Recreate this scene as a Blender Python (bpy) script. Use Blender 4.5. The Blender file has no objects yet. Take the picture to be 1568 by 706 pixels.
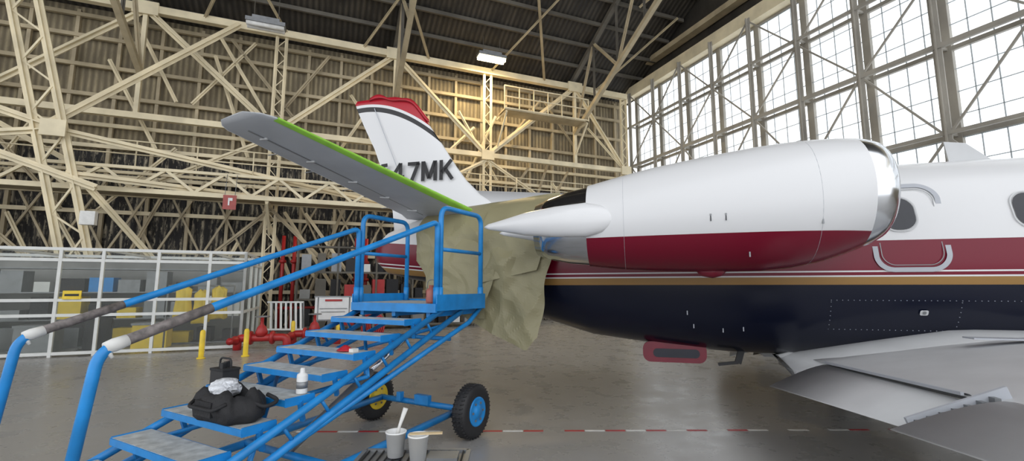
import bpy, math, random, bmesh
from mathutils import Vector, Matrix, noise
random.seed(7)
sc=bpy.context.scene
sc.view_settings.view_transform='Standard'
PI=math.pi
# ---------------------------------------------------------------- materials
def newmat(name):
    m=bpy.data.materials.new(name); m.use_nodes=True
    return m,m.node_tree.nodes,m.node_tree.links,m.node_tree.nodes['Principled BSDF']
def mat(name,col,rough=.5,metal=0,var=.12,nscale=6,bump=0,coat=0,emit=None,es=0):
    m,N,L,b=newmat(name)
    tc=N.new('ShaderNodeTexCoord'); no=N.new('ShaderNodeTexNoise'); no.inputs['Scale'].default_value=nscale; no.inputs['Detail'].default_value=5
    L.new(tc.outputs['Object'],no.inputs['Vector'])
    r=N.new('ShaderNodeValToRGB'); r.color_ramp.elements[0].position=.3; r.color_ramp.elements[1].position=.7
    r.color_ramp.elements[0].color=[c*(1-var) for c in col]+[1]; r.color_ramp.elements[1].color=[min(1,c*(1+var)) for c in col]+[1]
    L.new(no.outputs['Fac'],r.inputs['Fac']); L.new(r.outputs['Color'],b.inputs['Base Color'])
    b.inputs['Roughness'].default_value=rough; b.inputs['Metallic'].default_value=metal; b.inputs['Coat Weight'].default_value=coat
    b.inputs['Coat Roughness'].default_value=.08
    if bump:
        bp=N.new('ShaderNodeBump'); bp.inputs['Strength'].default_value=bump; bp.inputs['Distance'].default_value=.02
        L.new(no.outputs['Fac'],bp.inputs['Height']); L.new(bp.outputs['Normal'],b.inputs['Normal'])
    if emit:
        b.inputs['Emission Color'].default_value=list(emit)+[1]; b.inputs['Emission Strength'].default_value=es
    return m
M={}
WHITE=(.70,.705,.715); MAROON=(.165,.004,.020); NAVY=(.004,.006,.018); GOLD=(.30,.17,.055)
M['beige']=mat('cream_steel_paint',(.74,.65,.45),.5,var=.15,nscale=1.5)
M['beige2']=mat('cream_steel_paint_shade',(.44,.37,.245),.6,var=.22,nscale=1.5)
M['darksteel']=mat('dark_roof_steel',(.11,.10,.082),.7,var=.3,nscale=1)
M['mull']=mat('window_mullion_paint',(.33,.31,.27),.6,var=.2,nscale=1)
M['bar']=mat('glazing_bar',(.50,.55,.58),.6)
M['white']=mat('white_aircraft_paint',WHITE,.28,var=.02,nscale=2,coat=.3)
M['grey']=mat('light_grey_paint',(.52,.53,.54),.4,var=.06,nscale=3)
M['doorgrey']=mat('door_seal_grey',(.42,.44,.48),.45,var=.05,nscale=3)
M['rivet']=mat('painted_rivet',(.20,.22,.26),.4)
M['under']=mat('primer_grey_skin',(.45,.465,.49),.45,var=.07,nscale=3)
M['maroon']=mat('maroon_paint',MAROON,.3,coat=.2)
M['navy']=mat('navy_paint',NAVY,.2,coat=.2)
M['chrome']=mat('polished_metal',(.68,.70,.73),.15,1,var=.03)
M['darkchrome']=mat('exhaust_metal',(.35,.36,.40),.14,1,var=.15)
M['black']=mat('black_rubber',(.018,.018,.02),.6)
M['blackgl']=mat('dark_window_glass',(.02,.022,.03),.08)
M['green']=mat('green_masking_tape',(.30,.62,.06),.5)
M['paper']=mat('tan_masking_paper',(.275,.25,.145),.5,var=.08,nscale=2)
M['blue']=mat('blue_stand_paint',(.012,.23,.60),.4,var=.15,nscale=7)
M['tread']=mat('worn_tread_grey',(.44,.46,.46),.6,var=.25,nscale=14,bump=.3)
M['grip']=mat('worn_rail_bare_metal',(.17,.15,.145),.6,var=.5,nscale=25)
M['tape']=mat('white_tape',(.72,.72,.70),.6)
M['red']=mat('red_pipe_paint',(.38,.02,.02),.4)
M['redtop']=mat('red_cap',(.42,.012,.025),.45)
M['signred']=mat('faded_red_sign',(.38,.09,.08),.6)
M['yellow']=mat('yellow_paint',(.80,.57,.04),.5)
M['whitepl']=mat('white_plastic',(.75,.76,.76),.4,var=.05)
M['alu']=mat('white_frame_paint',(.66,.67,.65),.45,var=.06)
M['wood']=mat('pale_wood',(.60,.47,.28),.6,nscale=20)
M['cloth']=mat('black_nylon',(.016,.016,.018),.75,nscale=20,bump=.5)
M['plastic']=mat('clear_plastic_bag',(.66,.68,.72),.25,var=.3,nscale=25,bump=.8)
M['brown']=mat('copper_can',(.38,.12,.10),.4)
M['greywall']=mat('storage_grey',(.24,.24,.23),.8,var=.25,nscale=1.2)
M['lamp']=mat('fluorescent_tube',(1,.9,.6),.5,emit=(1,.84,.45),es=14)
M['steelgrey']=mat('grey_steel',(.24,.25,.26),.45,.5)
def striped(name,stops,tail=False,rough=.26):
    m,N,L,b=newmat(name)
    tc=N.new('ShaderNodeTexCoord'); sp=N.new('ShaderNodeSeparateXYZ'); L.new(tc.outputs['Object'],sp.inputs[0])
    z=sp.outputs['Z']
    if tail:
        a=N.new('ShaderNodeMath'); a.operation='SUBTRACT'; a.inputs[0].default_value=-4.2; L.new(sp.outputs['X'],a.inputs[1])
        c=N.new('ShaderNodeMath'); c.operation='MAXIMUM'; L.new(a.outputs[0],c.inputs[0]); c.inputs[1].default_value=0
        d=N.new('ShaderNodeMath'); d.operation='MULTIPLY'; L.new(c.outputs[0],d.inputs[0]); d.inputs[1].default_value=.09
        e=N.new('ShaderNodeMath'); e.operation='SUBTRACT'; L.new(z,e.inputs[0]); L.new(d.outputs[0],e.inputs[1]); z=e.outputs[0]
    q=N.new('ShaderNodeMath'); q.operation='DIVIDE'; L.new(z,q.inputs[0]); q.inputs[1].default_value=4
    r=N.new('ShaderNodeValToRGB'); r.color_ramp.interpolation='CONSTANT'
    els=r.color_ramp.elements
    els[0].position=0; els[0].color=list(stops[0][1])+[1]
    els[1].position=stops[1][0]/4; els[1].color=list(stops[1][1])+[1]
    for p,c in stops[2:]:
        x=els.new(p/4); x.color=list(c)+[1]
    L.new(q.outputs[0],r.inputs['Fac']); L.new(r.outputs['Color'],b.inputs['Base Color'])
    b.inputs['Roughness'].default_value=rough; b.inputs['Specular IOR Level'].default_value=.38
    return m
M['fus']=striped('fuselage_livery',[(0,NAVY),(1.615,GOLD),(1.69,WHITE),(1.712,MAROON),(1.735,WHITE),(1.76,MAROON),(2.05,WHITE)],True,.24)
M['nac']=striped('nacelle_livery',[(0,MAROON),(2.055,WHITE)])
def finmat():
    m,N,L,b=newmat('fin_livery')
    tc=N.new('ShaderNodeTexCoord'); sp=N.new('ShaderNodeSeparateXYZ'); L.new(tc.outputs['Object'],sp.inputs[0])
    def mth(op,a,c):
        n=N.new('ShaderNodeMath'); n.operation=op
        for i,v in enumerate((a,c)):
            if isinstance(v,(int,float)): n.inputs[i].default_value=v
            else: L.new(v,n.inputs[i])
        return n.outputs[0]
    x=mth('ADD',sp.outputs['X'],6.8); x2=mth('MULTIPLY',x,x); q=mth('MULTIPLY',x2,.32)
    d=mth('ADD',mth('SUBTRACT',sp.outputs['Z'],4.37),q); f=mth('ADD',d,.5)
    r=N.new('ShaderNodeValToRGB'); r.color_ramp.interpolation='CONSTANT'; e=r.color_ramp.elements
    e[0].position=0; e[0].color=list(WHITE)+[1]; e[1].position=.5; e[1].color=(.01,.01,.012,1)
    for p,c in ((.575,WHITE),(.625,(.40,.012,.026))):
        k=e.new(p); k.color=list(c)+[1]
    L.new(f,r.inputs['Fac']); L.new(r.outputs['Color'],b.inputs['Base Color']); b.inputs['Roughness'].default_value=.3
    return m
M['fin']=finmat()
def corrug(name,c1,c2,dark,scale,ns,axis='X',thr=(.35,.6),bs=.6):
    m,N,L,b=newmat(name)
    tc=N.new('ShaderNodeTexCoord'); w=N.new('ShaderNodeTexWave'); w.bands_direction=axis; w.inputs['Scale'].default_value=scale; w.inputs['Distortion'].default_value=.0
    L.new(tc.outputs['Object'],w.inputs['Vector'])
    no=N.new('ShaderNodeTexNoise'); no.inputs['Scale'].default_value=ns; no.inputs['Detail'].default_value=7; no.inputs['Roughness'].default_value=.7
    mp=N.new('ShaderNodeMapping'); L.new(tc.outputs['Object'],mp.inputs[0]); mp.inputs['Scale'].default_value=(2.5,1,.6) if axis=='X' else (1,1,1)
    L.new(mp.outputs[0],no.inputs['Vector'])
    mx=N.new('ShaderNodeMixRGB'); mx.inputs[1].default_value=list(c1)+[1]; mx.inputs[2].default_value=list(c2)+[1]; L.new(w.outputs['Fac'],mx.inputs[0])
    r=N.new('ShaderNodeValToRGB'); r.color_ramp.elements[0].position=thr[0]; r.color_ramp.elements[1].position=thr[1]
    L.new(no.outputs['Fac'],r.inputs['Fac'])
    mx2=N.new('ShaderNodeMixRGB'); L.new(r.outputs['Color'],mx2.inputs[0]); mx2.inputs[1].default_value=list(dark)+[1]; L.new(mx.outputs[0],mx2.inputs[2])
    L.new(mx2.outputs[0],b.inputs['Base Color'])
    bp=N.new('ShaderNodeBump'); bp.inputs['Strength'].default_value=bs; bp.inputs['Distance'].default_value=.04; L.new(w.outputs['Fac'],bp.inputs['Height']); L.new(bp.outputs['Normal'],b.inputs['Normal'])
    b.inputs['Roughness'].default_value=.7
    return m
M['wallhi']=corrug('corrugated_siding_tan',(.16,.13,.08),(.38,.32,.20),(.14,.115,.075),1.6,.9)
M['walllo']=corrug('corrugated_siding_weathered',(.06,.052,.042),(.42,.37,.27),(.012,.011,.011),1.9,2.6,thr=(.49,.57))
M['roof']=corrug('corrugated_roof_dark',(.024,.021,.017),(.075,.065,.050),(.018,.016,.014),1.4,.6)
def floormat():
    m,N,L,b=newmat('polished_concrete')
    tc=N.new('ShaderNodeTexCoord')
    def noi(s,d,r=.6):
        n=N.new('ShaderNodeTexNoise'); n.inputs['Scale'].default_value=s; n.inputs['Detail'].default_value=d; n.inputs['Roughness'].default_value=r; L.new(tc.outputs['Object'],n.inputs['Vector']); return n
    a=noi(.25,5); c=noi(2.2,7,.6); s=noi(9,4,.6)
    r=N.new('ShaderNodeValToRGB'); r.color_ramp.elements[0].position=.3; r.color_ramp.elements[1].position=.72
    r.color_ramp.elements[0].color=(.27,.262,.25,1); r.color_ramp.elements[1].color=(.38,.37,.355,1)
    mix=N.new('ShaderNodeMixRGB'); mix.inputs[0].default_value=.3; L.new(a.outputs['Fac'],mix.inputs[1]); L.new(c.outputs['Fac'],mix.inputs[2])
    L.new(mix.outputs[0],r.inputs['Fac'])
    sr=N.new('ShaderNodeValToRGB'); sr.color_ramp.elements[0].position=.70; sr.color_ramp.elements[1].position=.76; L.new(s.outputs['Fac'],sr.inputs['Fac'])
    mj=N.new('ShaderNodeMixRGB'); L.new(sr.outputs['Color'],mj.inputs[0]); L.new(r.outputs['Color'],mj.inputs[1]); mj.inputs[2].default_value=(.46,.45,.44,1)
    L.new(mj.outputs[0],b.inputs['Base Color'])
    rr=N.new('ShaderNodeMapRange'); L.new(c.outputs['Fac'],rr.inputs[0]); rr.inputs[1].default_value=.3; rr.inputs[2].default_value=.7; rr.inputs[3].default_value=.20; rr.inputs[4].default_value=.40; L.new(rr.outputs[0],b.inputs['Roughness'])
    b.inputs['Specular IOR Level'].default_value=.6
    return m
M['floor']=floormat()
def glassmat(name,fac,col,rough,dif=0):
    m=bpy.data.materials.new(name); m.use_nodes=True; N=m.node_tree.nodes; L=m.node_tree.links; N.clear()
    o=N.new('ShaderNodeOutputMaterial'); t=N.new('ShaderNodeBsdfTransparent'); g=N.new('ShaderNodeBsdfDiffuse' if dif else 'ShaderNodeBsdfGlossy')
    if dif: g.inputs[0].default_value=(.55,.57,.55,1)
    else: g.inputs['Roughness'].default_value=rough
    mx=N.new('ShaderNodeMixShader'); mx.inputs[0].default_value=fac; L.new(t.outputs[0],mx.inputs[1]); L.new(g.outputs[0],mx.inputs[2]); L.new(mx.outputs[0],o.inputs[0])
    t.inputs[0].default_value=col
    return m
M['glass']=glassmat('window_pane_glass',.04,(.97,.99,1,1),.15)
M['plexi']=glassmat('storage_plexiglass',.12,(.9,.92,.9,1),.3,1)
# ---------------------------------------------------------------- mesh builder
class MB:
    def __init__(s,name): s.name=name; s.v=[]; s.f=[]; s.mi=[]; s.sm=[]; s.mats=[]
    def _m(s,k):
        if k not in s.mats: s.mats.append(k)
        return s.mats.index(k)
    def add(s,vs,fs,k,sm=False):
        o=len(s.v); s.v+= [tuple(v) for v in vs]; i=s._m(k)
        for f in fs: s.f.append([o+a for a in f]); s.mi.append(i); s.sm.append(sm)
    def sweep(s,pts,r,k,seg=10,caps=True):
        pts=[Vector(p) for p in pts]; n=len(pts); rs=r if isinstance(r,(list,tuple)) else [r]*n
        t0=(pts[1]-pts[0]).normalized(); u=t0.orthogonal().normalized(); vs=[]
        for i,p in enumerate(pts):
            if i==0: t=t0
            elif i==n-1: t=(pts[i]-pts[i-1]).normalized()
            else: t=((pts[i+1]-p).normalized()+(p-pts[i-1]).normalized()).normalized()
            u=(u-t*u.dot(t)).normalized(); w=t.cross(u)
            for j in range(seg):
                a=2*PI*j/seg; vs.append(p+(u*math.cos(a)+w*math.sin(a))*rs[i])
        fs=[]
        for i in range(n-1):
            for j in range(seg):
                k2=(j+1)%seg; fs.append([i*seg+j,i*seg+k2,(i+1)*seg+k2,(i+1)*seg+j])
        if caps: fs.append(list(range(seg))[::-1]); fs.append([(n-1)*seg+j for j in range(seg)])
        s.add(vs,fs,k,True)
    def tube(s,p,q,r,k,seg=10): s.sweep([p,q],r,k,seg)
    def beam(s,p,q,w,h,k):
        p=Vector(p); q=Vector(q); t=(q-p).normalized(); up=Vector((0,0,1)) if abs(t.z)<.95 else Vector((0,1,0))
        a=t.cross(up).normalized(); b=a.cross(t).normalized(); vs=[]
        for c in (p,q):
            for x,y in ((-1,-1),(1,-1),(1,1),(-1,1)): vs.append(c+a*x*w/2+b*y*h/2)
        s.add(vs,[[3,2,1,0],[4,5,6,7],[0,1,5,4],[1,2,6,5],[2,3,7,6],[3,0,4,7]],k)
    def angle(s,p,q,w,k):
        s.beam(p,q,w,w*.18,k); s.beam(p,q,w*.18,w,k)
    def box(s,c,d,k,rz=0):
        c=Vector(c); R=Matrix.Rotation(rz,3,'Z'); vs=[]
        for z in (-1,1):
            for x,y in ((-1,-1),(1,-1),(1,1),(-1,1)): vs.append(c+R@Vector((x*d[0]/2,y*d[1]/2,z*d[2]/2)))
        s.add(vs,[[3,2,1,0],[4,5,6,7],[0,1,5,4],[1,2,6,5],[2,3,7,6],[3,0,4,7]],k)
    def loft(s,rings,k,closed=True,caps=True,sm=True):
        n=len(rings[0]); vs=[p for r in rings for p in r]; fs=[]
        for i in range(len(rings)-1):
            for j in range(n if closed else n-1):
                b=(j+1)%n; fs.append([i*n+j,i*n+b,(i+1)*n+b,(i+1)*n+j])
        if caps and closed: fs.append(list(range(n))[::-1]); fs.append([(len(rings)-1)*n+j for j in range(n)])
        s.add(vs,fs,k,sm)
    def lathe(s,prof,c,ax,k,seg=28,sm=True):
        c=Vector(c); ax=Vector(ax).normalized(); u=ax.orthogonal().normalized(); w=ax.cross(u)
        rings=[[c+ax*h+(u*math.cos(2*PI*j/seg)+w*math.sin(2*PI*j/seg))*max(r,1e-4) for j in range(seg)] for r,h in prof]
        s.loft(rings,k,True,True,sm)
    def build(s,parent=None,mw=None,bevel=0):
        me=bpy.data.meshes.new(s.name); me.from_pydata(s.v,[],s.f)
        for k in s.mats: me.materials.append(M[k])
        for i,p in enumerate(me.polygons): p.material_index=s.mi[i]; p.use_smooth=s.sm[i]
        me.validate(); me.update()
        o=bpy.data.objects.new(s.name,me); sc.collection.objects.link(o)
        bm=bmesh.new(); bm.from_mesh(me); bmesh.ops.recalc_face_normals(bm,faces=bm.faces); bm.to_mesh(me); bm.free()
        if parent: o.parent=parent
        if mw is not None: o.matrix_world=mw
        if bevel:
            b=o.modifiers.new('bevel','BEVEL'); b.width=bevel; b.segments=2; b.limit_method='ANGLE'
        return o
def empty(name,loc,rz=0):
    e=bpy.data.objects.new(name,None); sc.collection.objects.link(e); e.location=loc; e.rotation_euler=(0,0,rz); e.empty_display_size=.2; return e
def fillet(pts,r,n=6):
    pts=[Vector(p) for p in pts]; out=[pts[0]]
    for i in range(1,len(pts)-1):
        a=(pts[i-1]-pts[i]); b=(pts[i+1]-pts[i]); d=min(r,a.length*.45,b.length*.45)
        p0=pts[i]+a.normalized()*d; p1=pts[i]+b.normalized()*d
        for j in range(n+1):
            t=j/n; out.append(p0*(1-t)**2+pts[i]*2*t*(1-t)+p1*t*t)
    out.append(pts[-1]); return out
# ---------------------------------------------------------------- camera / world
cam=bpy.data.cameras.new('camera'); co=bpy.data.objects.new('camera',cam); sc.collection.objects.link(co); sc.camera=co
co.location=(0,0,1.6); co.rotation_euler=(math.radians(90+7.08),0,0); cam.sensor_width=36; cam.lens=16.07; cam.clip_start=.05
w=bpy.data.worlds.new('sky'); sc.world=w; w.use_nodes=True
bg=w.node_tree.nodes['Background']; bg.inputs[0].default_value=(.95,.97,1,1); bg.inputs[1].default_value=1.85
# ---------------------------------------------------------------- hangar (frame with origin in the far corner)
HM=Matrix.Translation((6.5,25,0))@Matrix.Rotation(math.radians(22),4,'Z')
f=MB('floor'); f.add([(-42,-34,0),(0,-34,0),(0,0,0),(-42,0,0)],[[0,1,2,3]],'floor'); f.build(mw=HM)
b=MB('wall_back')
b.add([(-42,0,0),(0,0,0),(0,0,6.6),(-42,0,6.6)],[[0,1,2,3]],'walllo')
b.add([(-42,0,6.6),(0,0,6.6),(0,0,12.2),(-42,0,12.2)],[[0,1,2,3]],'wallhi')
b.build(mw=HM)
def roofz(y): return 12.0+(-y)*.5
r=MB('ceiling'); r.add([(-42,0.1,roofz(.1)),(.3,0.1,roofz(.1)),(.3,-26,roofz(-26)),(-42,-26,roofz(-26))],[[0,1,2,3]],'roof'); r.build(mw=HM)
b=MB('wall_right')
b.box((.1,-17,1.4),(.2,34,2.8),'wallhi')
b.add([(.05,0,11.9),(.05,-26,11.9),(.05,-26,roofz(-26)),(.05,0,roofz(0))],[[0,1,2,3]],'roof')
b.build(mw=HM)
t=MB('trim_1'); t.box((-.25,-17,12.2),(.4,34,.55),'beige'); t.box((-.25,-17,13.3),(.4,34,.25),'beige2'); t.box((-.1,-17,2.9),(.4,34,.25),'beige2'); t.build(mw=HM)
nb=0; bay=1.9
y=-1.0
while y>-29:
    nb+=1; y2=y-bay
    o=MB('window_%d'%nb)
    o.beam((0,y,2.8),(0,y,12.0),.14,.22,'mull')
    for z in (3.0,5.6,8.0,10.2,11.9): o.beam((0,y,z),(0,y2,z),.11,.12,'mull')
    for i in range(1,4):
        yy=y-bay*i/4; o.beam((0,yy,2.9),(0,yy,11.9),.024,.026,'bar')
    for z in [3.0+.63*i for i in range(1,15)]: o.beam((0,y,z),(0,y2,z),.024,.024,'bar')
    o.add([(.05,y,2.9),(.05,y2,2.9),(.05,y2,11.9),(.05,y,11.9)],[[0,1,2,3]],'glass')
    o.build(mw=HM); y=y2
t=MB('window_bracing')
y=-1.0; i=0
while y>-29:
    t.angle((-.5,y,2.8),(-.5,y,12.1),.20,'mull')
    for z0,z1 in ((3.0,8.0),(8.0,12.0)):
        if i%2==0: t.beam((-.5,y,z0),(-.5,y-bay*2,z1),.05,.055,'mull')
        else: t.beam((-.5,y+bay,z1),(-.5,y-bay,z0),.05,.055,'mull')
    for z in (5.6,8.0,10.2): t.beam((-.5,y,z),(0,y,z),.06,.08,'mull')
    y-=bay; i+=1
for z in (5.6,10.2): t.beam((-.5,-.6,z),(-.5,-29,z),.08,.10,'mull')
t.beam((-.5,-.6,8),(-.5,-29,8),.10,.14,'mull')
t.build(mw=HM)
T=MB('steel_truss'); hy=-1.1
def lat(p,q,w,k,mb):
    p=Vector(p);q=Vector(q);t=(q-p);n=max(2,int(t.length/ (w*1.2))); t.normalize(); a=t.cross(Vector((0,1,0)))
    if a.length<.1:a=Vector((1,0,0))
    a.normalize(); a*=w/2
    mb.angle(p+a,q+a,w*.35,k); mb.angle(p-a,q-a,w*.35,k)
    for i in range(n):
        s0=i/n;s1=(i+1)/n; A=p.lerp(q,s0);B=p.lerp(q,s1)
        sg=1 if i%2 else -1
        mb.beam(A+a*sg,B-a*sg,w*.12,w*.08,k)
zt,zb=11.8,7.7
T.beam((-40,hy,zt),(-.8,hy,zt),.25,.28,'beige'); T.beam((-40,hy,zb),(-.8,hy,zb),.2,.22,'beige')
ups=[-40,-31,-22,-13,-4]; los=[-35.5,-26.5,-17.5,-8.7,-1.0]
for u in ups:
    T.beam((u,hy,zt),(u,hy,zb),.14,.14,'beige')
    T.box((u,hy-.1,zt),(.8,.1,.5),'beige')
    for l in los:
        if abs(u-l)<5: T.angle((u,hy,zt),(l,hy,zb),.24,'beige')
for l in los:
    lat((l,hy,0),(l,hy,zt+.2),.34,'beige',T)
    T.box((l,hy-.1,zb),(.6,.1,.45),'beige')
    T.angle((l,hy,zb),(l-2.25,hy,(zt+zb)/2),.13,'beige'); T.angle((l,hy,zb-.2),(l-3.6,hy,5.4),.16,'beige'); T.angle((l,hy,4.6),(l-2.8,hy,1.8),.14,'beige2')
    if l<-2: T.angle((l,hy,zb),(l+2.25,hy,(zt+zb)/2),.13,'beige'); T.angle((l,hy,zb-.2),(l+3.6,hy,5.4),.16,'beige'); T.angle((l,hy,4.6),(l+2.8,hy,1.8),.14,'beige2')
T.build(mw=HM)
G=MB('siding_girts')
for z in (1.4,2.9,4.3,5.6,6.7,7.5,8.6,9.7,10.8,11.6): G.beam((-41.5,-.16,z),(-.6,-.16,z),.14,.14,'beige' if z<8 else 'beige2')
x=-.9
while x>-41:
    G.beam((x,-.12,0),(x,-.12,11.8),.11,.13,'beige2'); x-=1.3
x=-3
while x>-38:
    z0=random.choice([.1,1.4,4.3,6.7,8.6]); z1=z0+random.choice([2.5,3.2,4.])
    G.angle((x,-.5,z0),(x-random.choice([-1,1])*random.uniform(1.3,2.4),-.5,min(11.5,z1)),.13,random.choice(['beige','beige','beige2'])); x-=.5
for k in range(26):
    x=-2.5-k*1.45
    for z0,z1 in ((0.1,2.9),(2.9,5.6)):
        G.beam((x,-.32,z0),(x-1.3,-.32,z1),.06,.07,'beige2'); G.beam((x-1.3,-.36,z0),(x,-.36,z1),.06,.07,'beige2')
G.build(mw=HM)
C=MB('catwalk')
for zz,hh in ((4.75,.16),(5.5,.10),):
    for yy in (-1.6,-2.5): C.beam((-42,yy,zz),(-.9,yy,zz),.12,hh,'beige')
C.box((-21,-2.05,4.72),(40,.9,.05),'beige2')
x=-1; up=True
while x>-41.0:
    C.beam((x,-2.5,4.8 if up else 5.5),(x-.85,-2.5,5.5 if up else 4.8),.08,.09,'beige'); up=not up; x-=.85
x=-1
while x>-41:
    C.tube((x,-2.5,5.5),(x,-2.5,6.4),.025,'beige',6); x-=1.7
for z in (5.95,6.4): C.tube((-41.5,-2.5,z),(-1,-2.5,z),.025,'beige',6)
for l in los: C.beam((l,-1.1,4.7),(l,-2.5,4.7),.12,.16,'beige'); C.beam((l,-1.1,3.6),(l,-2.5,4.6),.09,.09,'beige')
C.build(mw=HM)
C=MB('upper_platform')
C.box((-6.2,-1.9,9.6),(4.2,.8,.06),'beige2')
for z in (9.65,10.2,10.7): C.beam((-8.3,-2.3,z),(-3.9,-2.3,z),.045,.05,'beige')
for i in range(7): C.beam((-8.3+.73*i,-2.3,9.6),(-8.3+.73*i,-2.3,10.7),.04,.04,'beige')
for x in (-8.2,-4): C.beam((x,-2.3,9.5),(x,-1.1,8.2),.07,.08,'beige'); C.beam((x,-2.3,9.5),(x,-1.1,9.5),.08,.08,'beige')
C.build(mw=HM)
R=MB('roof_trusses')
for hx in (-4,-13,-22,-31,-39):
    pt=lambda y:(hx,y,roofz(y)-.25); pb=lambda y:(hx,y,roofz(y)-3.2)
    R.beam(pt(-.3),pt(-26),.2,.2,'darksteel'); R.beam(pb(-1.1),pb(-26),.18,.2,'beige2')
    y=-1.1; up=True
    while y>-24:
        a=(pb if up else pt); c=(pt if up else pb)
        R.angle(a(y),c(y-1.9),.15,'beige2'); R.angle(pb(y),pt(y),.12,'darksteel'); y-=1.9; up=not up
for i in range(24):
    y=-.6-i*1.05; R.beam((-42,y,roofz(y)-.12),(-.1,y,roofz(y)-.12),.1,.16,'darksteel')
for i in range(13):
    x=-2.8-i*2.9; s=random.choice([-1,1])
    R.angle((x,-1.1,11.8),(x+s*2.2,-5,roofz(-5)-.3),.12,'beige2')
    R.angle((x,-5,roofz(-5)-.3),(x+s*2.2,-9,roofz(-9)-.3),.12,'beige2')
R.build(mw=HM)
Lg=MB('hangar_leg_frame')
lat((-21.7,-3.4,0),(-24.6,-3.2,11.5),.65,'beige',Lg)
Lg.angle((-22.0,-3.4,4.6),(-29,-3.4,7.2),.22,'beige'); Lg.angle((-22.8,-3.3,5.0),(-16.5,-1.2,4.9),.2,'beige')
Lg.angle((-23.4,-3.3,6.4),(-19.0,-1.2,11.8),.24,'beige'); Lg.angle((-23.0,-3.3,6.3),(-12.5,-1.3,4.9),.2,'beige')
Lg.angle((-23.3,-3.3,6.4),(-30,-3,8.6),.22,'beige'); Lg.angle((-23.3,-3.3,6.3),(-30,-3,5.0),.22,'beige')
Lg.angle((-22.2,-3.3,4.6),(-19.4,-1.3,.6),.2,'beige')
Lg.box((-23.1,-3.55,6.3),(.6,.08,.5),'beige')
Lg.box((-21.9,-3.9,3.6),(.35,.2,.4),'tape')
Lg.build(mw=HM)
def lampfix(name,x,y,z,mt,top):
    o=MB(name); o.box((x,y,z),(1.3,.45,.14),'steelgrey'); o.box((x,y,z+.14),(.9,.3,.14),'steelgrey')
    for k in (-.12,.12): o.tube((x-.62,y+k,z-.13),(x+.62,y+k,z-.13),.085,mt,8)
    for k in (-.4,.4): o.tube((x+k,y,z+.2),(x+k,y,top),.012,'darksteel',6)
    o.build(mw=HM)
lampfix('ceiling_lamp',-8.9,-2.2,12.0,'lamp',12.9); lampfix('ceiling_lamp',-17.9,-2.6,11.3,'tape',13.1)
ld=bpy.data.lights.new('ceiling_lamp_light','AREA'); ld.energy=350; ld.color=(1,.75,.4); ld.size=1.2; lo=bpy.data.objects.new('ceiling_lamp_light',ld); sc.collection.objects.link(lo); lo.matrix_world=HM@Matrix.Translation((-8.9,-2.2,11.75))
# ---------------------------------------------------------------- storage enclosure
S=MB('storage_enclosure'); y0=-6.8; x0=-17.4; h=2.5; yb=-3.7
for x in (x0,-18.2,-19.3,-20.4,-21.2,-22.4,-23.6,-25.2,-27,-29): S.beam((x,y0,0),(x,y0,h),.065,.065,'alu')
for z in (.08,.95,1.30,h-.26,h): S.beam((-30,y0,z),(x0,y0,z),.055,.07,'alu')
for yy in (-6.8,-5.7,-4.7,yb): S.beam((x0,yy,0),(x0,yy,h),.065,.065,'alu')
for z in (.08,.95,h-.26,h): S.beam((x0,y0,z),(x0,yb,z),.055,.07,'alu')
for x in (-18.2,-20.4,-22.4,-25.2): S.beam((x,y0,h),(x,yb,h),.05,.06,'alu')
S.beam((-30,yb,h),(x0,yb,h),.06,.08,'alu')
S.box((-23.7,yb,1.22),(12.6,.05,2.44),'greywall')
S.add([(x0,y0,0.1),(-30,y0,.1),(-30,y0,h),(x0,y0,h)],[[0,1,2,3]],'plexi')
S.add([(x0+.01,y0,0.1),(x0+.01,yb,.1),(x0+.01,yb,h),(x0+.01,y0,h)],[[0,1,2,3]],'plexi')
random.seed(3)
for x in [-18.0-.62*i for i in range(18)]:
    z=0
    for lv in range(3):
        hh=random.uniform(.25,.6); k=random.choice(['steelgrey','greywall','yellow','blue','cloth','cloth','steelgrey','alu','cloth','black'])
        S.box((x,-4.6,z+hh/2+.03),(random.uniform(.3,.55),.5,hh),k); z+=.72
for z in (.02,.74,1.46,2.1): S.box((-23.4,-4.6,z-.0),(11.4,.6,.03),'steelgrey')
for i in range(7):
    x=-19.6-i*1.15; k=['yellow','cloth','steelgrey','yellow','blue','greywall','yellow'][i]
    if i%2: S.lathe([(.0,0),(.27,0),(.28,.02),(.26,.25),(.28,.27),(.26,.5),(.28,.75),(.26,.78),(.0,.78)],(x,-5.7,.02),(0,0,1),k,18)
    else: S.box((x,-5.7,.32),(.75,.5,.6),k); S.box((x,-5.7,.65),(.8,.54,.06),'steelgrey')
S.box((-20.9,y0-.05,1.42),(.34,.03,.2),'yellow'); S.box((-20.9,y0-.07,1.42),(.26,.01,.05),'black')
S.build(mw=HM)
rc=MB('yellow_raincoat')
for i in range(3):
    cx=-18.05-i*.40; top=1.62-.1*(i%2)
    rings=[]
    for z,wd in ((top,.05),(top-.1,.16),(top-.35,.15),(top-.6,.18),(top-.85,.2)):
        rings.append([(cx+wd*math.cos(a)*(1+.18*math.sin(5*a+i)),-6.25+.11*math.sin(a)*(1+.2*math.sin(7*a)),z+.03*math.sin(3*a+i)) for a in [2*PI*j/24 for j in range(24)]])
    rc.loft(rings,'yellow')
rc.tube((-19.2,-6.25,1.64),(-17.7,-6.25,1.64),.02,'steelgrey')
for x in (-19.2,-17.7): rc.tube((x,-6.25,0),(x,-6.25,1.64),.02,'steelgrey')
rc.build(mw=HM)
for x,y in ((-7.0,10.56),(-6.2,10.9),(-6.3,13.4),(-5.2,13.9)):
    o=MB('safety_bollard'); o.lathe([(.085,0),(.085,.03),(.055,.03),(.055,.58),(.045,.62),(.02,.64)],(x,y,0),(0,0,1),'yellow',16); o.build()
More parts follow.
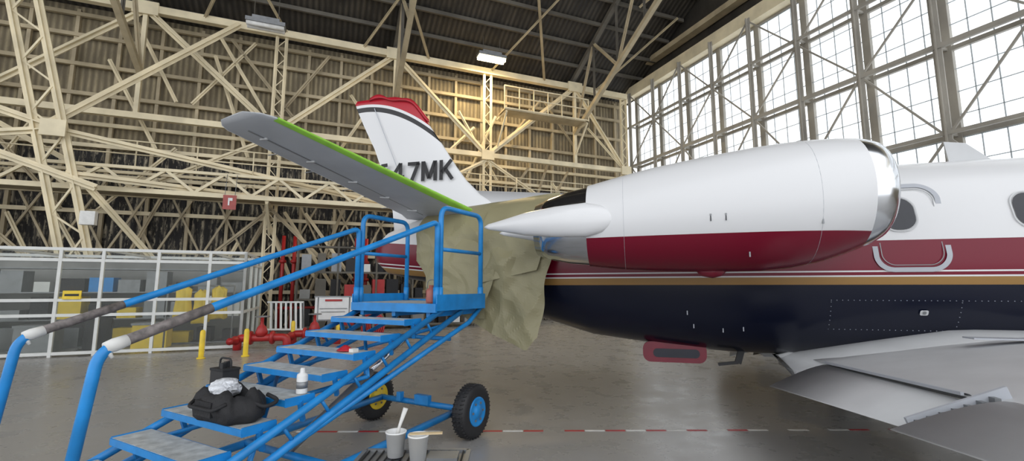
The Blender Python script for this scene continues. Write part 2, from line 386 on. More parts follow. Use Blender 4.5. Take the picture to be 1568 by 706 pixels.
for x,y,s in ((-6.6,12.0,1),(-5.7,13.1,1)):
    o=MB('fire_valve_manifold')
    o.sweep(fillet([(x-.45,y,.0),(x-.45,y,.3),(x+.7,y+.25,.3),(x+.7,y+.25,0)],.2),.10,'red',12)
    o.lathe([(.16,-.04),(.18,0),(.16,.04)],(x-.15,y+.07,.3),(1,.2,0),'red',16); o.lathe([(.16,-.04),(.18,0),(.16,.04)],(x+.35,y+.18,.3),(1,.2,0),'red',16)
    o.lathe([(.12,0),(.15,.1),(.10,.24),(.04,.3),(.04,.5)],(x+.1,y+.1,.34),(0,0,1),'red',16)
    ring=[(x+.1+.16*math.cos(a),y+.1+.16*math.sin(a),.84) for a in [2*PI*j/20 for j in range(21)]]
    o.sweep(ring,.018,'steelgrey',6); o.tube((x-.06,y+.1,.84),(x+.26,y+.1,.84),.012,'steelgrey',6)
    o.lathe([(.10,-.02),(.12,0),(.10,.05),(.07,.2),(.09,.24)],(x-.45,y-.1,.25),(0,-1,0),'red',14)
    o.build()
o=MB('slatted_rack')
for i in range(7):
    x=-7.2+i*.15; o.beam((x,13.9,.35),(x-.14,14.1,1.15),.06,.02,'whitepl')
o.beam((-7.35,13.9,.35),(-6.2,13.9,.35),.05,.05,'whitepl'); o.beam((-7.45,14.1,1.15),(-6.35,14.1,1.15),.05,.05,'whitepl')
for x in (-7.25,-6.3): o.beam((x,13.9,0),(x,13.9,.36),.04,.04,'steelgrey'); o.beam((x,14.1,0),(x-.05,14.1,1.15),.04,.04,'steelgrey')
o.build()
o=MB('notice_board'); o.box((-5.5,14.3,.95),(1.1,.04,.7),'whitepl',.2)
for z in (.60,1.31): o.box((-5.5,14.3,z),(1.15,.06,.04),'steelgrey',.2)
for k in (-.45,.45): o.tube((-5.5+k,14.3+k*.2,0),(-5.5+k,14.3+k*.2,1.3),.03,'steelgrey'); o.box((-5.5+k,14.3+k*.2,.02),(.06,.5,.04),'steelgrey')
o.box((-5.5,14.26,1.2),(.5,.01,.06),'red',.2); o.box((-5.5,14.26,.95),(.8,.01,.02),'steelgrey',.2); o.box((-5.5,14.26,.85),(.7,.01,.02),'steelgrey',.2)
o.build()
o=MB('hose_reel')
for k in range(5):
    o.sweep([(-4.5+.06*k+.22*math.cos(a),14.6+.02*k,.40+.36*math.sin(a)) for a in [2*PI*j/24 for j in range(25)]],.03,'red',6)
o.box((-4.38,14.7,.03),(.8,.4,.06),'steelgrey'); o.tube((-4.38,14.7,0),(-4.38,14.7,.45),.03,'steelgrey')
o.build()
o=MB('fire_sprinkler_riser')
for x in (-17.0,-16.6,-14.3,-13.9,-11.2):
    o.tube((x,-.9,0),(x,-.9,3.6),.07,'red',10)
    for z in (.8,1.9,2.6): o.lathe([(.12,-.06),(.14,0),(.12,.06)],(x,-.9,z),(0,0,1),'red',12)
o.tube((-17.0,-.9,.8),(-13.9,-.9,.8),.06,'red'); o.build(mw=HM)
o=MB('storage_shelving')
for x in (-16.4,-15.0,-13.6,-12.2,-10.8,-9.6):
    o.beam((x,-2.3,0),(x,-2.3,3.3),.06,.06,'darksteel'); o.beam((x,-1.8,0),(x,-1.8,3.3),.06,.06,'darksteel')
for z in (.15,1.15,2.15,3.1): o.beam((-16.4,-2.3,z),(-9.6,-2.3,z),.05,.07,'darksteel'); o.box((-13,-2.05,z),(6.8,.5,.03),'darksteel')
for i in range(13):
    x=-16.1+.52*i
    for z in (.17,1.17,2.17):
        hh=random.uniform(.3,.8); o.box((x,-2.05,z+hh/2),(random.uniform(.28,.48),.4,hh),random.choice(['cloth','cloth','steelgrey','darksteel','red','greywall','black','brown','alu']))
o.build(mw=HM)
o=MB('parking_sign'); o.box((-18.6,-2.75,4.5),(.40,.03,.5),'signred'); o.box((-18.62,-2.78,4.52),(.045,.01,.26),'whitepl'); o.box((-18.56,-2.78,4.60),(.10,.01,.10),'whitepl')
for k in (-.15,.15): o.tube((-18.6+k,-2.75,4.75),(-18.6+k,-2.6,5.5),.01,'steelgrey',6)
o.build(mw=HM)
o=MB('floor_marking_tape'); x=-2.4; i=0
while x<4.4:
    L=.22
    if random.random()<.85: o.box((x+L/2,5.36+.012*x,.002),(L,.04,.003),'redtop' if i%2 else 'tape')
    x+=L+.01; i+=1
o.build()
# ---------------------------------------------------------------- airplane
A=empty('airplane',(4.17,5.27,0),math.radians(-15))
FS=[(-6.44,2.12,.05,.04),(-6.38,2.11,.17,.13),(-6.2,2.11,.31,.24),(-5.8,2.14,.43,.33),(-5.2,2.16,.55,.43),(-4.6,2.10,.68,.54),(-3.9,2.01,.81,.65),(-3.2,1.93,.93,.75),(-2.47,1.92,1.01,.81),(-1.7,1.91,1.07,.85),(-1.0,1.91,1.08,.86),(0,1.94,1.05,.86),(1,1.96,1.03,.86),(3,1.97,1.0,.86),(4.5,1.95,.95,.84),(5.4,1.85,.78,.72),(6.3,1.72,.55,.52),(7.1,1.62,.3,.3),(7.45,1.58,.06,.06)]
def fsec(s):
    for a,b in zip(FS,FS[1:]):
        if a[0]<=s<=b[0]:
            t=(s-a[0])/(b[0]-a[0]); return [a[i]+(b[i]-a[i])*t for i in range(4)]
    return FS[0] if s<FS[0][0] else FS[-1]
NE=2.25
def fy(s,z,off=0):
    _,zc,hh,hw=fsec(s); q=min(.999,abs((z-zc)/hh)); return (hw)*(1-q**NE)**(1/NE)+off
def sgnp(c,e): return math.copysign(abs(c)**e,c)
F=MB('fuselage'); rings=[]
ss=[-6.44,-6.41,-6.38,-6.3]+[-6.2+.2*i for i in range(70)]
for s in ss:
    if s>7.45: break
    _,zc,hh,hw=fsec(s)
    rings.append([(s,hw*sgnp(math.cos(a),2/NE),zc+hh*sgnp(math.sin(a),2/NE)) for a in [2*PI*j/64 for j in range(64)]])
F.loft(rings,'fus')
F.build(A)
D=MB('fuselage_details')
def ribbon(path,wd,k,off=.012,closed=True):
    n=len(path); vs=[]
    for i,(s,z) in enumerate(path):
        a=path[(i-1)%n] if closed or i>0 else path[i]; b=path[(i+1)%n] if closed or i<n-1 else path[i]
        t=Vector((b[0]-a[0],b[1]-a[1])).normalized(); nn=Vector((-t.y,t.x))*wd/2
        for g in (1,-1):
            S_,Z_=s+nn.x*g,z+nn.y*g; vs.append((S_,-fy(S_,Z_,off),Z_))
    fs=[[2*i,2*i+1,2*((i+1)%n)+1,2*((i+1)%n)] for i in range(n if closed else n-1)]
    D.add(vs,fs,k,True)
def rrect(cs,cz,w_,h_,r_,n=8):
    p=[]
    for cx,cy,a0 in ((w_/2-r_,h_/2-r_,0),(-w_/2+r_,h_/2-r_,90),(-w_/2+r_,-h_/2+r_,180),(w_/2-r_,-h_/2+r_,270)):
        for i in range(n+1):
            a=math.radians(a0+90*i/n); p.append((cs+cx+r_*math.cos(a),cz+cy+r_*math.sin(a)))
    return p
def patch(cs,cz,w_,h_,r_,k,off=.014):
    vs=[];n=0
    for q in (1,.66,.33,.02):
        pp=rrect(cs,cz,w_,h_,r_); n=len(pp)
        for s,z in pp:
            s=cs+(s-cs)*q; z=cz+(z-cz)*q; vs.append((s,-fy(s,z,off),z))
    fs=[[i*n+j,i*n+(j+1)%n,(i+1)*n+(j+1)%n,(i+1)*n+j] for i in range(3) for j in range(n)]
    D.add(vs,fs,k,True)
dc=-.05
ribbon(rrect(dc,2.2,.60,.86,.15,12),.045,'doorgrey'); ribbon(rrect(dc,2.2,.51,.77,.12,12),.007,'steelgrey',.014)
for cs in (-.11,.95,1.75,2.55,3.35): patch(cs,2.33,.27,.33,.12,'blackgl'); ribbon(rrect(cs,2.33,.30,.36,.13),.012,'grey',.013)
def rivet(s,z,r=.0045):
    yy=-fy(s,z,.002); D.box((s,yy,z),(r*1.6,r,r*1.6),'rivet')
for i in range(60): s=-.75+i*.05; rivet(s,1.47)
for i in range(60): s=-.75+i*.05; rivet(s,1.17)
for i in range(7):
    for s in (-.75,.35,1.0): rivet(s,1.17+i*.047)
patch(.05,1.35,.07,.05,.015,'grey'); patch(.05,1.35,.03,.03,.012,'steelgrey',.02)
for s,z in ((-1.55,1.15),(-2.05,1.17),(-1.75,1.13),(-2.12,1.32)): D.box((s,-fy(s,z,.01),z),(.010,.010,.045),'doorgrey')
D.add([(a+.27,b,c) for a,b,c in [(.55,-.015,2.95),(1.0,-.015,2.95),(.72,-.008,3.22),(.52,-.008,3.25),(.55,.015,2.95),(1.0,.015,2.95),(.72,.008,3.22),(.52,.008,3.25)]],[[0,1,2,3],[4,5,6,7],[0,1,5,4],[1,2,6,5],[2,3,7,6],[3,0,4,7]],'grey')
D.build(A)
D=MB('belly_fittings')
ring=rrect(0,0,.72,.24,.09)
D.loft([[(-2.24+p[0],-.25+e,.83+p[1]) for p in ring] for e in (-.02,.02)],'maroon',sm=False)
ring2=rrect(0,0,.52,.10,.045)
D.loft([[(-2.22+p[0],-.275+e,.82+p[1]) for p in ring2] for e in (-.008,.0)],'navy',sm=False)
D.beam((-2.45,-.25,.85),(-2.45,-.2,1.05),.04,.04,'steelgrey'); D.beam((-2.0,-.25,.85),(-2.0,-.2,1.05),.04,.04,'steelgrey')
D.beam((-1.47,-.2,.95),(-1.54,-.2,.72),.07,.03,'black'); D.beam((-1.54,-.2,.73),(-1.75,-.2,.70),.05,.03,'black')
D.build(A)
def airf(le,te,T,up,fr=None,n=10,mul=1.0):
    le=Vector(le);te=Vector(te);up=Vector(up); c=(te-le).length
    xs=[(1-math.cos(PI*i/n))/2 for i in range(n+1)]
    if fr: xs=[x for x in xs if x<=fr]
    th=lambda x:5*T*(.2969*math.sqrt(x)-.126*x-.3516*x*x+.2843*x**3-.1036*x**4)*c*mul
    U=[le.lerp(te,x)+up*(th(x)*1.15) for x in xs[::-1]]; Lw=[le.lerp(te,x)-up*(th(x)*.85) for x in xs[1:]]
    return U+Lw
F=MB('vertical_fin'); rings=[]
for z,le,te in ((2.35,-4.35,-6.15),(2.75,-4.5,-6.2),(2.93,-4.78,-6.25),(3.15,-5.0,-6.31),(3.38,-5.17,-6.4),(3.75,-5.41,-6.55),(4.13,-5.67,-6.75),(4.4,-5.85,-6.88),(4.52,-6.0,-6.93),(4.57,-6.2,-6.9)):
    rings.append(airf((le,0,z),(te,0,z),.12 if z<4.5 else .07,(0,1,0),n=16))
F.loft(rings,'fin')
F.add([(-3.3,0,2.86),(-4.9,0,3.0),(-4.9,.07,2.6),(-3.3,.03,2.6),(-4.9,-.07,2.6),(-3.3,-.03,2.6)],[[0,1,2,3],[0,1,4,5]],'white',True)
F.beam((-5.95,-.075,3.05),(-6.55,-.05,4.4),.004,.010,'doorgrey')
F.build(A)
F=MB('fin_cap_cover'); rings=[]
for i in range(18):
    t=i/17; s=-6.66+t*1.02; zt_=4.585+.045*math.sin(t*10+.3)-max(0,(t-.5))**1.2*.9
    le_w=.035+.035*math.sin(PI*min(1,t*1.1))
    zlow=zt_-.055-.01*math.sin(t*15)
    rings.append([(s,-le_w,zlow),(s,-le_w*.9,(zt_+zlow)/2),(s,-.015,zt_+.015*math.sin(t*11)),(s,.015,zt_),(s,le_w*.9,(zt_+zlow)/2),(s,le_w,zlow)])
F.loft(rings,'redtop'); F.build(A)
Tt=MB('registration_letters'); H_=.30; W_=.19; tk=.054
def stroke(ox,p,q,t=tk):
    p=Vector((p[0]*W_,p[1]*H_)); q=Vector((q[0]*W_,q[1]*H_)); d=(q-p).normalized(); n=Vector((-d.y,d.x))*t/2
    pts=[p+n,p-n,q-n,q+n]; vs=[]
    for e in (0,.006):
        for c in pts: vs.append((ox+c.x,-.092-e,3.165+c.y))
    Tt.add(vs,[[0,1,2,3],[7,6,5,4],[0,4,5,1],[1,5,6,2],[2,6,7,3],[3,7,4,0]],'black')
def glyph(ch,ox):
    L={'4':[((.68,0),(.68,1)),((.68,.98),(.02,.34)),((-.05,.28),(1.02,.28))],
       '7':[((0,.92),(1.0,.92)),((.92,.95),(.32,0))],
       'M':[((.08,0),(.08,1)),((1.12,0),(1.12,1)),((.12,.98),(.6,.12)),((1.08,.98),(.6,.12))],
       'K':[((.12,0),(.12,1)),((.15,.38),(.98,.98)),((.42,.58),(1.05,.02))],
       '6':[((.85,.95),(.3,.92)),((.3,.95),(.08,.6)),((.1,.7),(.1,.2)),((.08,.25),(.35,.07)),((.3,.08),(.75,.08)),((.7,.06),(.95,.25)),((.93,.2),(.93,.45)),((.95,.4),(.7,.6)),((.75,.58),(.1,.56))]}[ch]
    for a,b in L: stroke(ox,a,b)
x=-6.42
for ch,adv in (('6',.255),('4',.25),('7',.235),('M',.285),('K',.25)): glyph(ch,x); x+=adv
Tt.build(A)
for sg,nm in ((-1,'stabilizer_right'),(1,'stabilizer_left')):
    F=MB(nm); up=Vector((0,-sg*.19,.98)).normalized()
    secs=[((-4.62,sg*.1,2.56),(-5.9,sg*.1,2.6)),((-4.72,sg*.3,2.61),(-5.88,sg*.3,2.64)),((-5.72,sg*2.90,3.11),(-6.24,sg*2.93,3.03)),((-5.80,sg*3.0,3.125),(-6.23,sg*3.0,3.05)),((-5.93,sg*3.07,3.13),(-6.18,sg*3.06,3.08))]
    rg=[airf(a,b,.095 if i<3 else (.07 if i==3 else .04),up) for i,(a,b) in enumerate(secs)]
    F.loft(rg,'under')
    g=[airf(a,b,.10,up,fr=.16,mul=1.05) for a,b in secs[1:3]]
    g=[[p+Vector((.012,0,0)) for p in q] for q in g]
    F.loft(g,'green',closed=False,caps=False)
    def und(t,x,o):
        a=Vector(secs[1][0]).lerp(Vector(secs[2][0]),t); b=Vector(secs[1][1]).lerp(Vector(secs[2][1]),t); c=(b-a).length
        return a.lerp(b,x)-up*(.045*c*(1.6*(1-x))+o)
    F.beam(und(.02,.68,.0),und(.98,.68,.0),.02,.012,'steelgrey')
    for t in (.1,.3,.5,.72,.92): F.beam(und(t,.62,.01),und(t,.76,.005),.018,.02,'grey')
    for t in (.12,.4,.62,.8): F.tube(und(t,1.0,0),und(t,1.0,0)+Vector((-.1,0,-.005)),.005,'steelgrey',6)
    F.build(A)
for sg,nm in ((-1,'wing_right'),(1,'wing_left')):
    F=MB(nm); up=(0,0,1)
    secs=[((1.75,sg*.55,.98),(-.95,sg*.55,.86)),((1.6,sg*1.0,1.0),(-.91,sg*1.0,.87)),((1.35,sg*2.7,1.04),(-.74,sg*2.7,.94)),((1.25,sg*3.4,1.06),(-.68,sg*3.4,.97)),((.7,sg*7.3,1.28),(-.42,sg*7.3,1.24)),((.5,sg*7.5,1.28),(-.35,sg*7.5,1.25))]
    F.loft([airf(a,b,.14 if i<4 else .1,up,n=14) for i,(a,b) in enumerate(secs)],'grey')
    fl=[((-.86,sg*.95,.845),(-1.42,sg*1.0,.63)),((-.70,sg*2.72,.905),(-1.06,sg*2.8,.74))]
    F.loft([airf(a,b,.10,(-.35,0,.93)) for a,b in fl],'grey')
    F.loft([airf(a,b,.12,(-.2,0,.97)) for a,b in [((-.66,sg*2.95,.96),(-1.3,sg*3.0,.80)),((-.55,sg*5.2,1.06),(-1.0,sg*5.2,.97))]],'grey')
    F.loft([airf(a,b,.10,(0,0,1)) for a,b in [((-.5,sg*5.25,1.12),(-.9,sg*5.25,1.08)),((-.4,sg*7.2,1.24),(-.65,sg*7.2,1.22))]],'grey')
    F.add([(-.90,sg*1.02,.89),(-.73,sg*2.68,.957),(-.66,sg*2.68,.90),(-.84,sg*1.02,.835)],[[0,1,2,3]],'steelgrey')
    F.beam((-.93,sg*1.05,.885),(-.755,sg*2.66,.953),.02,.02,'doorgrey')
    F.beam((-.62,sg*2.82,.99),(-1.16,sg*2.90,.80),.02,.10,'doorgrey')
    for i in range(7):
        t=i/6; F.box((-.72-.4*t,sg*(2.85+.05*t),.965-.14*t),(.03,.09,.03),'steelgrey')
    rings=[]
    for i in range(15):
        s=-1.14+i*.205
        top=.82+.37*max(0,min(1,(s+1.14)/1.5))**.8
        wd=.98 if s>-.9 else .78+.2*(s+1.14)/.24
        rings.append([(s,sg*.3,top+.02),(s,sg*(fy(min(s,2.5),top,.01)),top),(s,sg*(wd+.0),top-.05),(s,sg*(wd+.10),top-.14),(s,sg*(wd+.02),.76),(s,sg*.3,.74)])
    F.loft(rings,'grey',closed=True)
    F.beam((.1,sg*1.25,1.165),(1.1,sg*1.22,1.16),.14,.012,'doorgrey')
    F.build(A)
for sg,nm in ((-1,'main_gear_right'),(1,'main_gear_left')):
    F=MB(nm); c=(.35,sg*1.95,.27)
    F.lathe([(.05,-.06),(.13,-.07),(.2,-.08),(.25,-.07),(.27,-.03),(.27,.03),(.25,.07),(.2,.08),(.13,.07),(.05,.06)],c,(0,1,0),'black')
    F.lathe([(.02,-.09),(.12,-.085),(.12,.085),(.02,.09)],c,(0,1,0),'alu')
    F.tube((.35,sg*1.84,.27),(.2,sg*1.8,.95),.04,'alu'); F.tube(c,(.35,sg*1.8,.27),.03,'alu'); F.build(A)
F=MB('nose_gear'); F.lathe([(.05,-.06),(.16,-.07),(.22,-.03),(.22,.03),(.16,.07),(.05,.06)],(5.6,0,.22),(0,1,0),'black'); F.tube((5.6,.1,.22),(5.5,.1,1.2),.035,'alu'); F.tube((5.6,.1,.22),(5.6,0,.22),.03,'alu'); F.build(A)
def circ(s,y,z,rw,rv,n=56,e=2.0): return [(s,y+rw*sgnp(math.cos(a),2/e),z+rv*sgnp(math.sin(a),2/e)) for a in [2*PI*j/n for j in range(n)]]
for sg,nm in ((-1,'engine_nacelle_right'),(1,'engine_nacelle_left')):
    F=MB(nm); ky=sg*1.45
    st=[(-3.10,2.225,.415),(-2.8,2.245,.465),(-2.468,2.27,.512),(-2.0,2.30,.555),(-1.565,2.33,.583),(-1.3,2.355,.582),(-1.06,2.385,.562),(-.9,2.41,.535),(-.76,2.435,.502)]
    F.loft([circ(s,ky,z,r_*.97,r_) for s,z,r_ in st],'nac',caps=False)
    lip=[(-.76,2.435,.502),(-.69,2.445,.482),(-.63,2.452,.457),(-.58,2.458,.43),(-.555,2.46,.40),(-.56,2.46,.375),(-.62,2.455,.36)]
    F.loft([circ(s,ky,z,r_*.97,r_) for s,z,r_ in lip],'chrome',caps=False)
    F.loft([circ(s,ky,z,r_*.97,r_) for s,z,r_ in ((-.62,2.455,.36),(-.95,2.41,.36),(-1.3,2.36,.37))],'steelgrey',caps=False)
    F.loft([circ(s,ky,z,r_,r_) for s,z,r_ in ((-1.3,2.36,.37),(-1.29,2.36,.05))],'black',caps=False)
    F.lathe([(.001,.22),(.05,.17),(.1,.05),(.12,-.05)],(-1.2,ky,2.37),(1,0,0),'steelgrey',16)
    def nz(s):
        for a,b in zip(st,st[1:]):
            if a[0]<=s<=b[0]:
                t=(s-a[0])/(b[0]-a[0]); return a[1]+(b[1]-a[1])*t, a[2]+(b[2]-a[2])*t
    for s in (-2.75,-1.17):
        z,r_=nz(s); F.sweep([(s,ky+(r_*.97)*math.cos(a),z+(r_)*math.sin(a)) for a in [2*PI*j/48 for j in range(49)]],.0014,'doorgrey',5)
    def nsurf(s,zz):
        z,r_=nz(s); return ky+sg*r_*.97*math.sqrt(max(0,1-((zz-z)/r_)**2))
    for s in (-2.02,-1.90): F.box((s,nsurf(s,2.19),2.19),(.009,.006,.05),'blackgl'); F.box((s,nsurf(s,2.22),2.22),(.014,.008,.014),'steelgrey')
    F.box((-1.17,nsurf(-1.17,2.14),2.14),(.012,.008,.05),'steelgrey'); F.box((-1.7,nsurf(-1.7,1.9),1.9),(.012,.008,.08),'steelgrey')
    F.lathe([(.01,-.14),(.05,-.1),(.07,0),(.05,.08),(.01,.12)],(-1.95,ky,1.755),(1,0,0),'maroon',14)
    for a0,a1,k in ((12,168,'darkchrome'),(192,348,'chrome')):
        rg=[]
        for s,z,r_ in ((-3.08,2.225,.405),(-3.3,2.215,.375),(-3.5,2.205,.325),(-3.64,2.20,.27),(-3.63,2.2,.255),(-3.3,2.215,.34)):
            rg.append([(s,ky+r_*math.cos(a),z+r_*math.sin(a)) for a in [math.radians(a0+(a1-a0)*j/24) for j in range(25)]])
        F.loft(rg,k,closed=False,caps=False)
    F.lathe([(.33,0),(.26,-.5),(.25,-.5),(.30,0)],(-3.05,ky,2.215),(1,0,0),'darkchrome')
    for q in (1,-1):
        rg=[]
        for s,hh,wd in ((-2.75,.02,.02),(-2.95,.13,.06),(-3.1,.165,.09),(-3.4,.15,.10),(-3.7,.115,.085),(-3.95,.06,.05),(-4.1,.03,.025),(-4.15,.005,.005)):
            yc=ky+sg*q*(.40 if s>-3.2 else .40-.13*(-3.2-s))
            rg.append(circ(s,yc,2.235+.02*(s+3.1),wd,hh,20))
        F.loft(rg,'white')
    rg=[airf((-1.6,sg*y_,2.3),(-3.3,sg*y_,2.25),.13,(0,0,1)) for y_ in (.6,1.15)]
    F.loft(rg,'white')
    F.build(A)
# masking paper : overlapping crumpled sheets
P=MB('masking_paper')
tri=lambda x:abs((x%1)-.5)*2
def sheet(s0,s1,top,bot,off,sd,amp=1.0,nu=64,nv=60):
    vs=[]
    for i in range(nu+1):
        t=i/nu; s=s0+t*(s1-s0)
        zt_=top(t); zb_=bot(t)
        for j in range(nv+1):
            q=j/nv; z=zt_+(zb_-zt_)*q; _,zc,hh,hw=fsec(s)
            zz=max(z,zc-.05); yy=fy(s,min(zz,zc+hh*.985),.03)
            if z<zc: yy+=.08*(zc-z)
            v1=noise.voronoi(Vector((s*2.2+z*.7,z*1.7-s*.5,sd)))[0][0]
            v2=noise.voronoi(Vector((s*5.0,z*4.5+s,sd+7)))[0][0]
            d=.16*v1+.05*v2+.05*tri(.9*s+.6*z+sd*.37)+.03*tri(-1.4*s+1.1*z+sd)
            d=min(d,.24)*amp*min(1,.35+q*1.6)
            vs.append((s+.09*math.sin((z-1.7)*2.2)*t+.02*math.sin(z*9+sd),-(yy+off+d),z))
    fs=[[i*(nv+1)+j,i*(nv+1)+j+1,(i+1)*(nv+1)+j+1,(i+1)*(nv+1)+j] for i in range(nu) for j in range(nv)]
    P.add(vs,fs,'paper',False)
sheet(-5.48,-3.66,lambda t:2.66+.2*t,lambda t:(1.64-.78*min(1,t*1.12)**1.0+(.16*(t-.92)/.08 if t>.92 else 0)+.02*math.sin(t*9)) if t>.12 else 1.95-1.9*t,0,2)
sheet(-5.3,-4.35,lambda t:2.35-.1*t,lambda t:1.56-.35*t+.03*math.sin(t*13),.05,5,.8,36,36)
sheet(-4.5,-3.8,lambda t:2.62+.1*t,lambda t:1.65+.15*t,.06,9,.7,24,36)
P.build(A)
# ---------------------------------------------------------------- maintenance stand
ST=empty('maintenance_stairs',(-1.80,5.34,0),math.atan2(.875,.484)); WD=1.16; R0=.028
o=MB('handrails')
for wv in (0,WD):
    y=-wv
    o.sweep(fillet([(0.0,y,1.42),(0,y,2.288),(-2.73,y,1.278),(-2.84,y,.30)],.085),R0,'blue',12)
    p0=Vector((-2.66,y,1.304)); p1=Vector((-2.20,y,1.474))
    o.sweep([p0,p1],.0295,'grip',12)
    d=Vector((.938,0,.347))
    o.sweep([p0-d*.05,p0-d*.01,p0+d*.05],[.031,.036,.031],'tape',12)
    o.sweep([p0-d*.05,p0-d*.02+Vector((0,-.02,-.06))],[.02,.008],'tape',8)
    o.sweep(fillet([(.06,y,1.42),(.06,y,2.454),(.84,y,2.454),(.84,y,1.42)],.12),R0,'blue',12)
    o.tube((.06,y,2.0),(.84,y,2.0),.022,'blue')
    for rr in (.06,.84,0): o.tube((rr,y,1.43),(rr,y,1.60),.034,'blue')
o.build(ST)
o=MB('platform')
o.box((.43,-WD/2,1.40),(.9,WD+.06,.06),'tread')
for y in (.03,-WD-.03): o.box((.43,y,1.44),(.92,.012,.17),'blue')
o.box((.89,-WD/2,1.40),(.012,WD+.06,.10),'blue'); o.box((-.03,-WD/2,1.385),(.03,WD+.06,.09),'blue')
for y in (-.1,-WD+.1,-WD/2): o.beam((0,y,1.33),(.86,y,1.33),.05,.08,'blue')
o.build(ST)
o=MB('stair_treads')
for k in range(10):
    rr=-.27-.305*k; z=1.27-.122*k
    o.box((rr,-WD/2,z),(.235,WD-.14,.025),'tread')
    o.box((rr-.12,-WD/2,z-.012),(.012,WD-.13,.045),'blue'); o.box((rr+.12,-WD/2,z-.012),(.012,WD-.13,.045),'blue')
    for y in (-.07,-WD+.07): o.box((rr,y,z-.01),(.24,.012,.06),'blue'); o.beam((rr,y,z-.02),(rr+.05,y*.98,z-.17),.03,.03,'blue')
o.build(ST)
o=MB('stringers_and_lift_arms')
sl=.405
for y in (0,-WD):
    o.sweep([(.12,y,1.37),(-3.12,y,1.37-sl*3.24)],.030,'blue',12)
    o.sweep([(.45,y,1.33),(-2.75,y,1.33-sl*3.2)],.030,'blue',12)
    for k in range(10):
        rr=-.15-.305*k; zz=1.37+sl*(rr-.12); o.tube((rr,y,zz),(rr+.10,y,1.33+sl*(rr+.10-.45)),.014,'blue',8)
    o.sweep([(.47,y,.28),(-3.05,y,.14)],.035,'blue',12)
    o.sweep([(.85,y,1.36),(.60,y,1.20),(-2.6,y,.05+.12)],.026,'blue',10)
for rr,z in ((.47,.28),(-1.2,.215),(-3.0,.14)): o.tube((rr,0,z),(rr,-WD,z),.032,'blue',12)
o.beam((.44,-.55,.33),(.44,-.75,.33),.06,.10,'blue'); o.beam((.44,-.28,.33),(.44,-.34,.33),.06,.10,'blue')
for a,b in (((.12,0,1.37),(-.9,-WD,.95)),((-.9,0,.95),(-1.9,-WD,.55)),((-.9,-WD,.95),(-1.9,0,.55)),((.12,-WD,1.3),(-.9,0,.9))): o.tube((a[0],a[1],a[2]-.1),(b[0],b[1],b[2]-.1),.018,'blue',8)
o.sweep([(-1.2,-WD/2,.24),(-.3,-WD/2,.75)],.04,'steelgrey',12); o.sweep([(-.3,-WD/2,.75),(.25,-WD/2,1.05)],.022,'chrome',12)
o.tube((.25,0,1.05),(.25,-WD,1.05),.022,'blue')
for y in (0,-WD): o.beam((-3.02,y,.0),(-3.02,y,.15),.06,.06,'steelgrey')
o.build(ST)
for y,hk in ((.14,'yellow'),(-WD-.14,'blue')):
    o=MB('wheel'); c=(.47,y,.28)
    o.lathe([(.15,-.075),(.19,-.085),(.24,-.082),(.265,-.065),(.278,-.035),(.28,0),(.278,.035),(.265,.065),(.24,.082),(.19,.085),(.15,.075)],c,(0,1,0),'black',40)
    # rim dish on both faces, outside the hidden tyre end caps
    for sd in (-1,1):
        o.lathe([(.155,sd*.070),(.150,sd*.084),(.135,sd*.086),(.12,sd*.079),(.07,sd*.079),(.06,sd*.095),(.0,sd*.10)],c,(0,1,0),hk,32)
        for k in range(6):
            a=2*PI*k/6; o.box((c[0]+.095*math.cos(a),y+sd*.084,c[2]+.095*math.sin(a)),(.02,.014,.02),'steelgrey')
    for k in range(40):
        a=2*PI*k/40
        for yy in (-.045,.0,.045): o.tube((c[0]+.275*math.cos(a),y+yy-.018,c[2]+.275*math.sin(a)),(c[0]+.275*math.cos(a+.05),y+yy+.018,c[2]+.275*math.sin(a+.05)),.008,'black',4)
    o.tube((c[0],y,c[2]),(c[0],-WD/2,c[2]),.025,'steelgrey'); o.build(ST)
SM=Matrix.Translation((-1.80,5.34,0))@Matrix.Rotation(math.atan2(.875,.484),4,'Z')
o=MB('tool_bag'); rings=[]; bx,by=-1.80,-.74
for z,sx,sy in ((.676,.14,.25),(.70,.16,.28),(.76,.17,.29),(.82,.155,.26),(.865,.12,.22),(.855,.10,.18),(.80,.08,.13)):
    rings.append([(bx+sx*sgnp(math.cos(a),.7)*(1+.10*math.sin(5*a+z*20)),by+sy*sgnp(math.sin(a),.7)*(1+.08*math.sin(7*a)),z+(.02*math.sin(4*a)+.015*math.sin(9*a) if z>.7 else 0)) for a in [2*PI*j/48 for j in range(48)]])
o.loft(rings,'cloth')
rings=[]
for i in range(11):
    t=PI*i/10; rings.append([(bx+.09*math.sin(t)*math.cos(a)*(1+.3*math.sin(3*a+i)),by+.06+.11*math.sin(t)*math.sin(a)*(1+.25*math.sin(5*a+2*i)),.875-.07*math.cos(t)) for a in [2*PI*j/20 for j in range(20)]])
o.loft(rings,'plastic',sm=False)
o.sweep(fillet([(bx-.14,by+.2,.80),(bx-.20,by+.15,.78),(bx-.20,by-.15,.78),(bx-.14,by-.2,.82)],.08),.012,'cloth',8)
o.sweep(fillet([(bx,by-.24,.82),(bx+.05,by-.33,.77),(bx+.16,by-.33,.80),(bx+.12,by-.24,.84)],.08),.014,'cloth',8)
o.box((bx-.15,by+.02,.77),(.05,.2,.10),'cloth')
o.build(mw=SM)
o=MB('tool_caddy')
o.box((-1.52,-.16,.857),(.14,.18,.12),'black'); o.box((-1.52,-.16,.925),(.15,.19,.02),'cloth')
for i in range(5): o.box((-1.52+(i-2)*.026,-.16+.02*i-.04,.955),(.013,.04,.05),'black')
o.sweep(fillet([(-1.52,-.08,.92),(-1.52,-.08,1.01),(-1.52,-.24,1.01),(-1.52,-.24,.92)],.04),.009,'black',8)
o.build(mw=SM,bevel=.006)
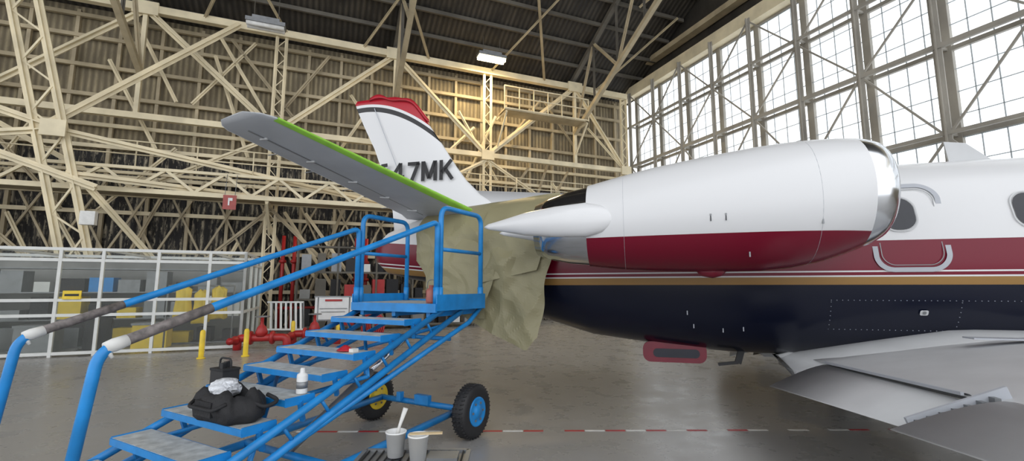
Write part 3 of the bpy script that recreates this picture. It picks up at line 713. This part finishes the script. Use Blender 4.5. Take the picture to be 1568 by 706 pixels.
o=MB('spray_can'); o.lathe([(.0,0),(.038,0),(.04,.01),(.04,.13),(.036,.145),(.018,.155),(.018,.175),(.014,.19),(.0,.19)],(-1.42,-1.01,.797),(0,0,1),'whitepl',20); o.lathe([(.041,.04),(.041,.09)],(-1.42,-1.01,.797),(0,0,1),'steelgrey',20); o.build(mw=SM)
o=MB('red_rag'); rings=[]
for i in range(6):
    rings.append([(-.90+.06*(1-i/6)*math.cos(a)*(1+.25*math.sin(3*a)),-.88+.09*(1-i/6)*math.sin(a)*(1+.2*math.sin(4*a+1)),1.046+.009*i+.004*math.sin(5*a)) for a in [2*PI*j/20 for j in range(20)]])
o.loft(rings,'redtop'); o.box((-.9,-.98,1.055),(.06,.05,.03),'tape'); o.build(mw=SM)
o=MB('paint_pot'); o.lathe([(.0,0),(.055,0),(.06,.02),(.06,.12),(.05,.15),(.03,.16),(.03,.19),(.0,.19)],(.1,-1.02,1.432),(0,0,1),'brown',20)
o.sweep(fillet([(.1,-.96,1.56),(.1,-.96,1.68),(.1,-1.08,1.68),(.1,-1.08,1.56)],.05),.005,'steelgrey',6); o.build(mw=SM)
o=MB('utility_cart'); cx,cy=-.46,2.12
for z in (.80,.35):
    o.box((cx,cy,z),(.50,.44,.012),'steelgrey')
    for a,b in (((cx-.25,cy-.22),(cx+.25,cy-.22)),((cx-.25,cy+.22),(cx+.25,cy+.22)),((cx-.25,cy-.22),(cx-.25,cy+.22)),((cx+.25,cy-.22),(cx+.25,cy+.22))): o.beam((a[0],a[1],z+.008),(b[0],b[1],z+.008),.02,.02,'steelgrey')
for i in range(14): o.tube((cx-.23+i*.035,cy-.21,.812),(cx-.23+i*.035,cy+.21,.812),.004,'black',5)
for a in (-.24,.24):
    for b_ in (-.21,.21): o.tube((cx+a,cy+b_,.06),(cx+a,cy+b_,.81),.012,'steelgrey'); o.lathe([(.035,-.01),(.035,.01)],(cx+a,cy+b_,.035),(1,0,0),'black',14)
o.box((cx+.14,cy+.12,.82),(.14,.10,.014),'steelgrey'); o.box((cx-.02,cy-.12,.82),(.2,.12,.01),'wood',.4)
o.build()
def cup(x,y,z,nm):
    o=MB(nm); o.lathe([(.0,0),(.036,0),(.046,.105),(.049,.105),(.049,.112),(.043,.112),(.036,.02),(.0,.02)],(x,y,z),(0,0,1),'whitepl',28); o.build()
cup(-.545,2.25,.817,'mixing_cup'); cup(-.43,2.2,.817,'mixing_cup')
o=MB('paint_brush'); o.sweep([(-.55,2.25,.86),(-.53,2.25,.95),(-.505,2.26,1.03)],[.014,.007,.012],'tape',10); o.box((-.55,2.25,.86),(.03,.012,.03),'wood'); o.build()
o=MB('stir_stick'); o.box((-.395,2.2,.933),(.15,.022,.006),'wood',.1); o.build()
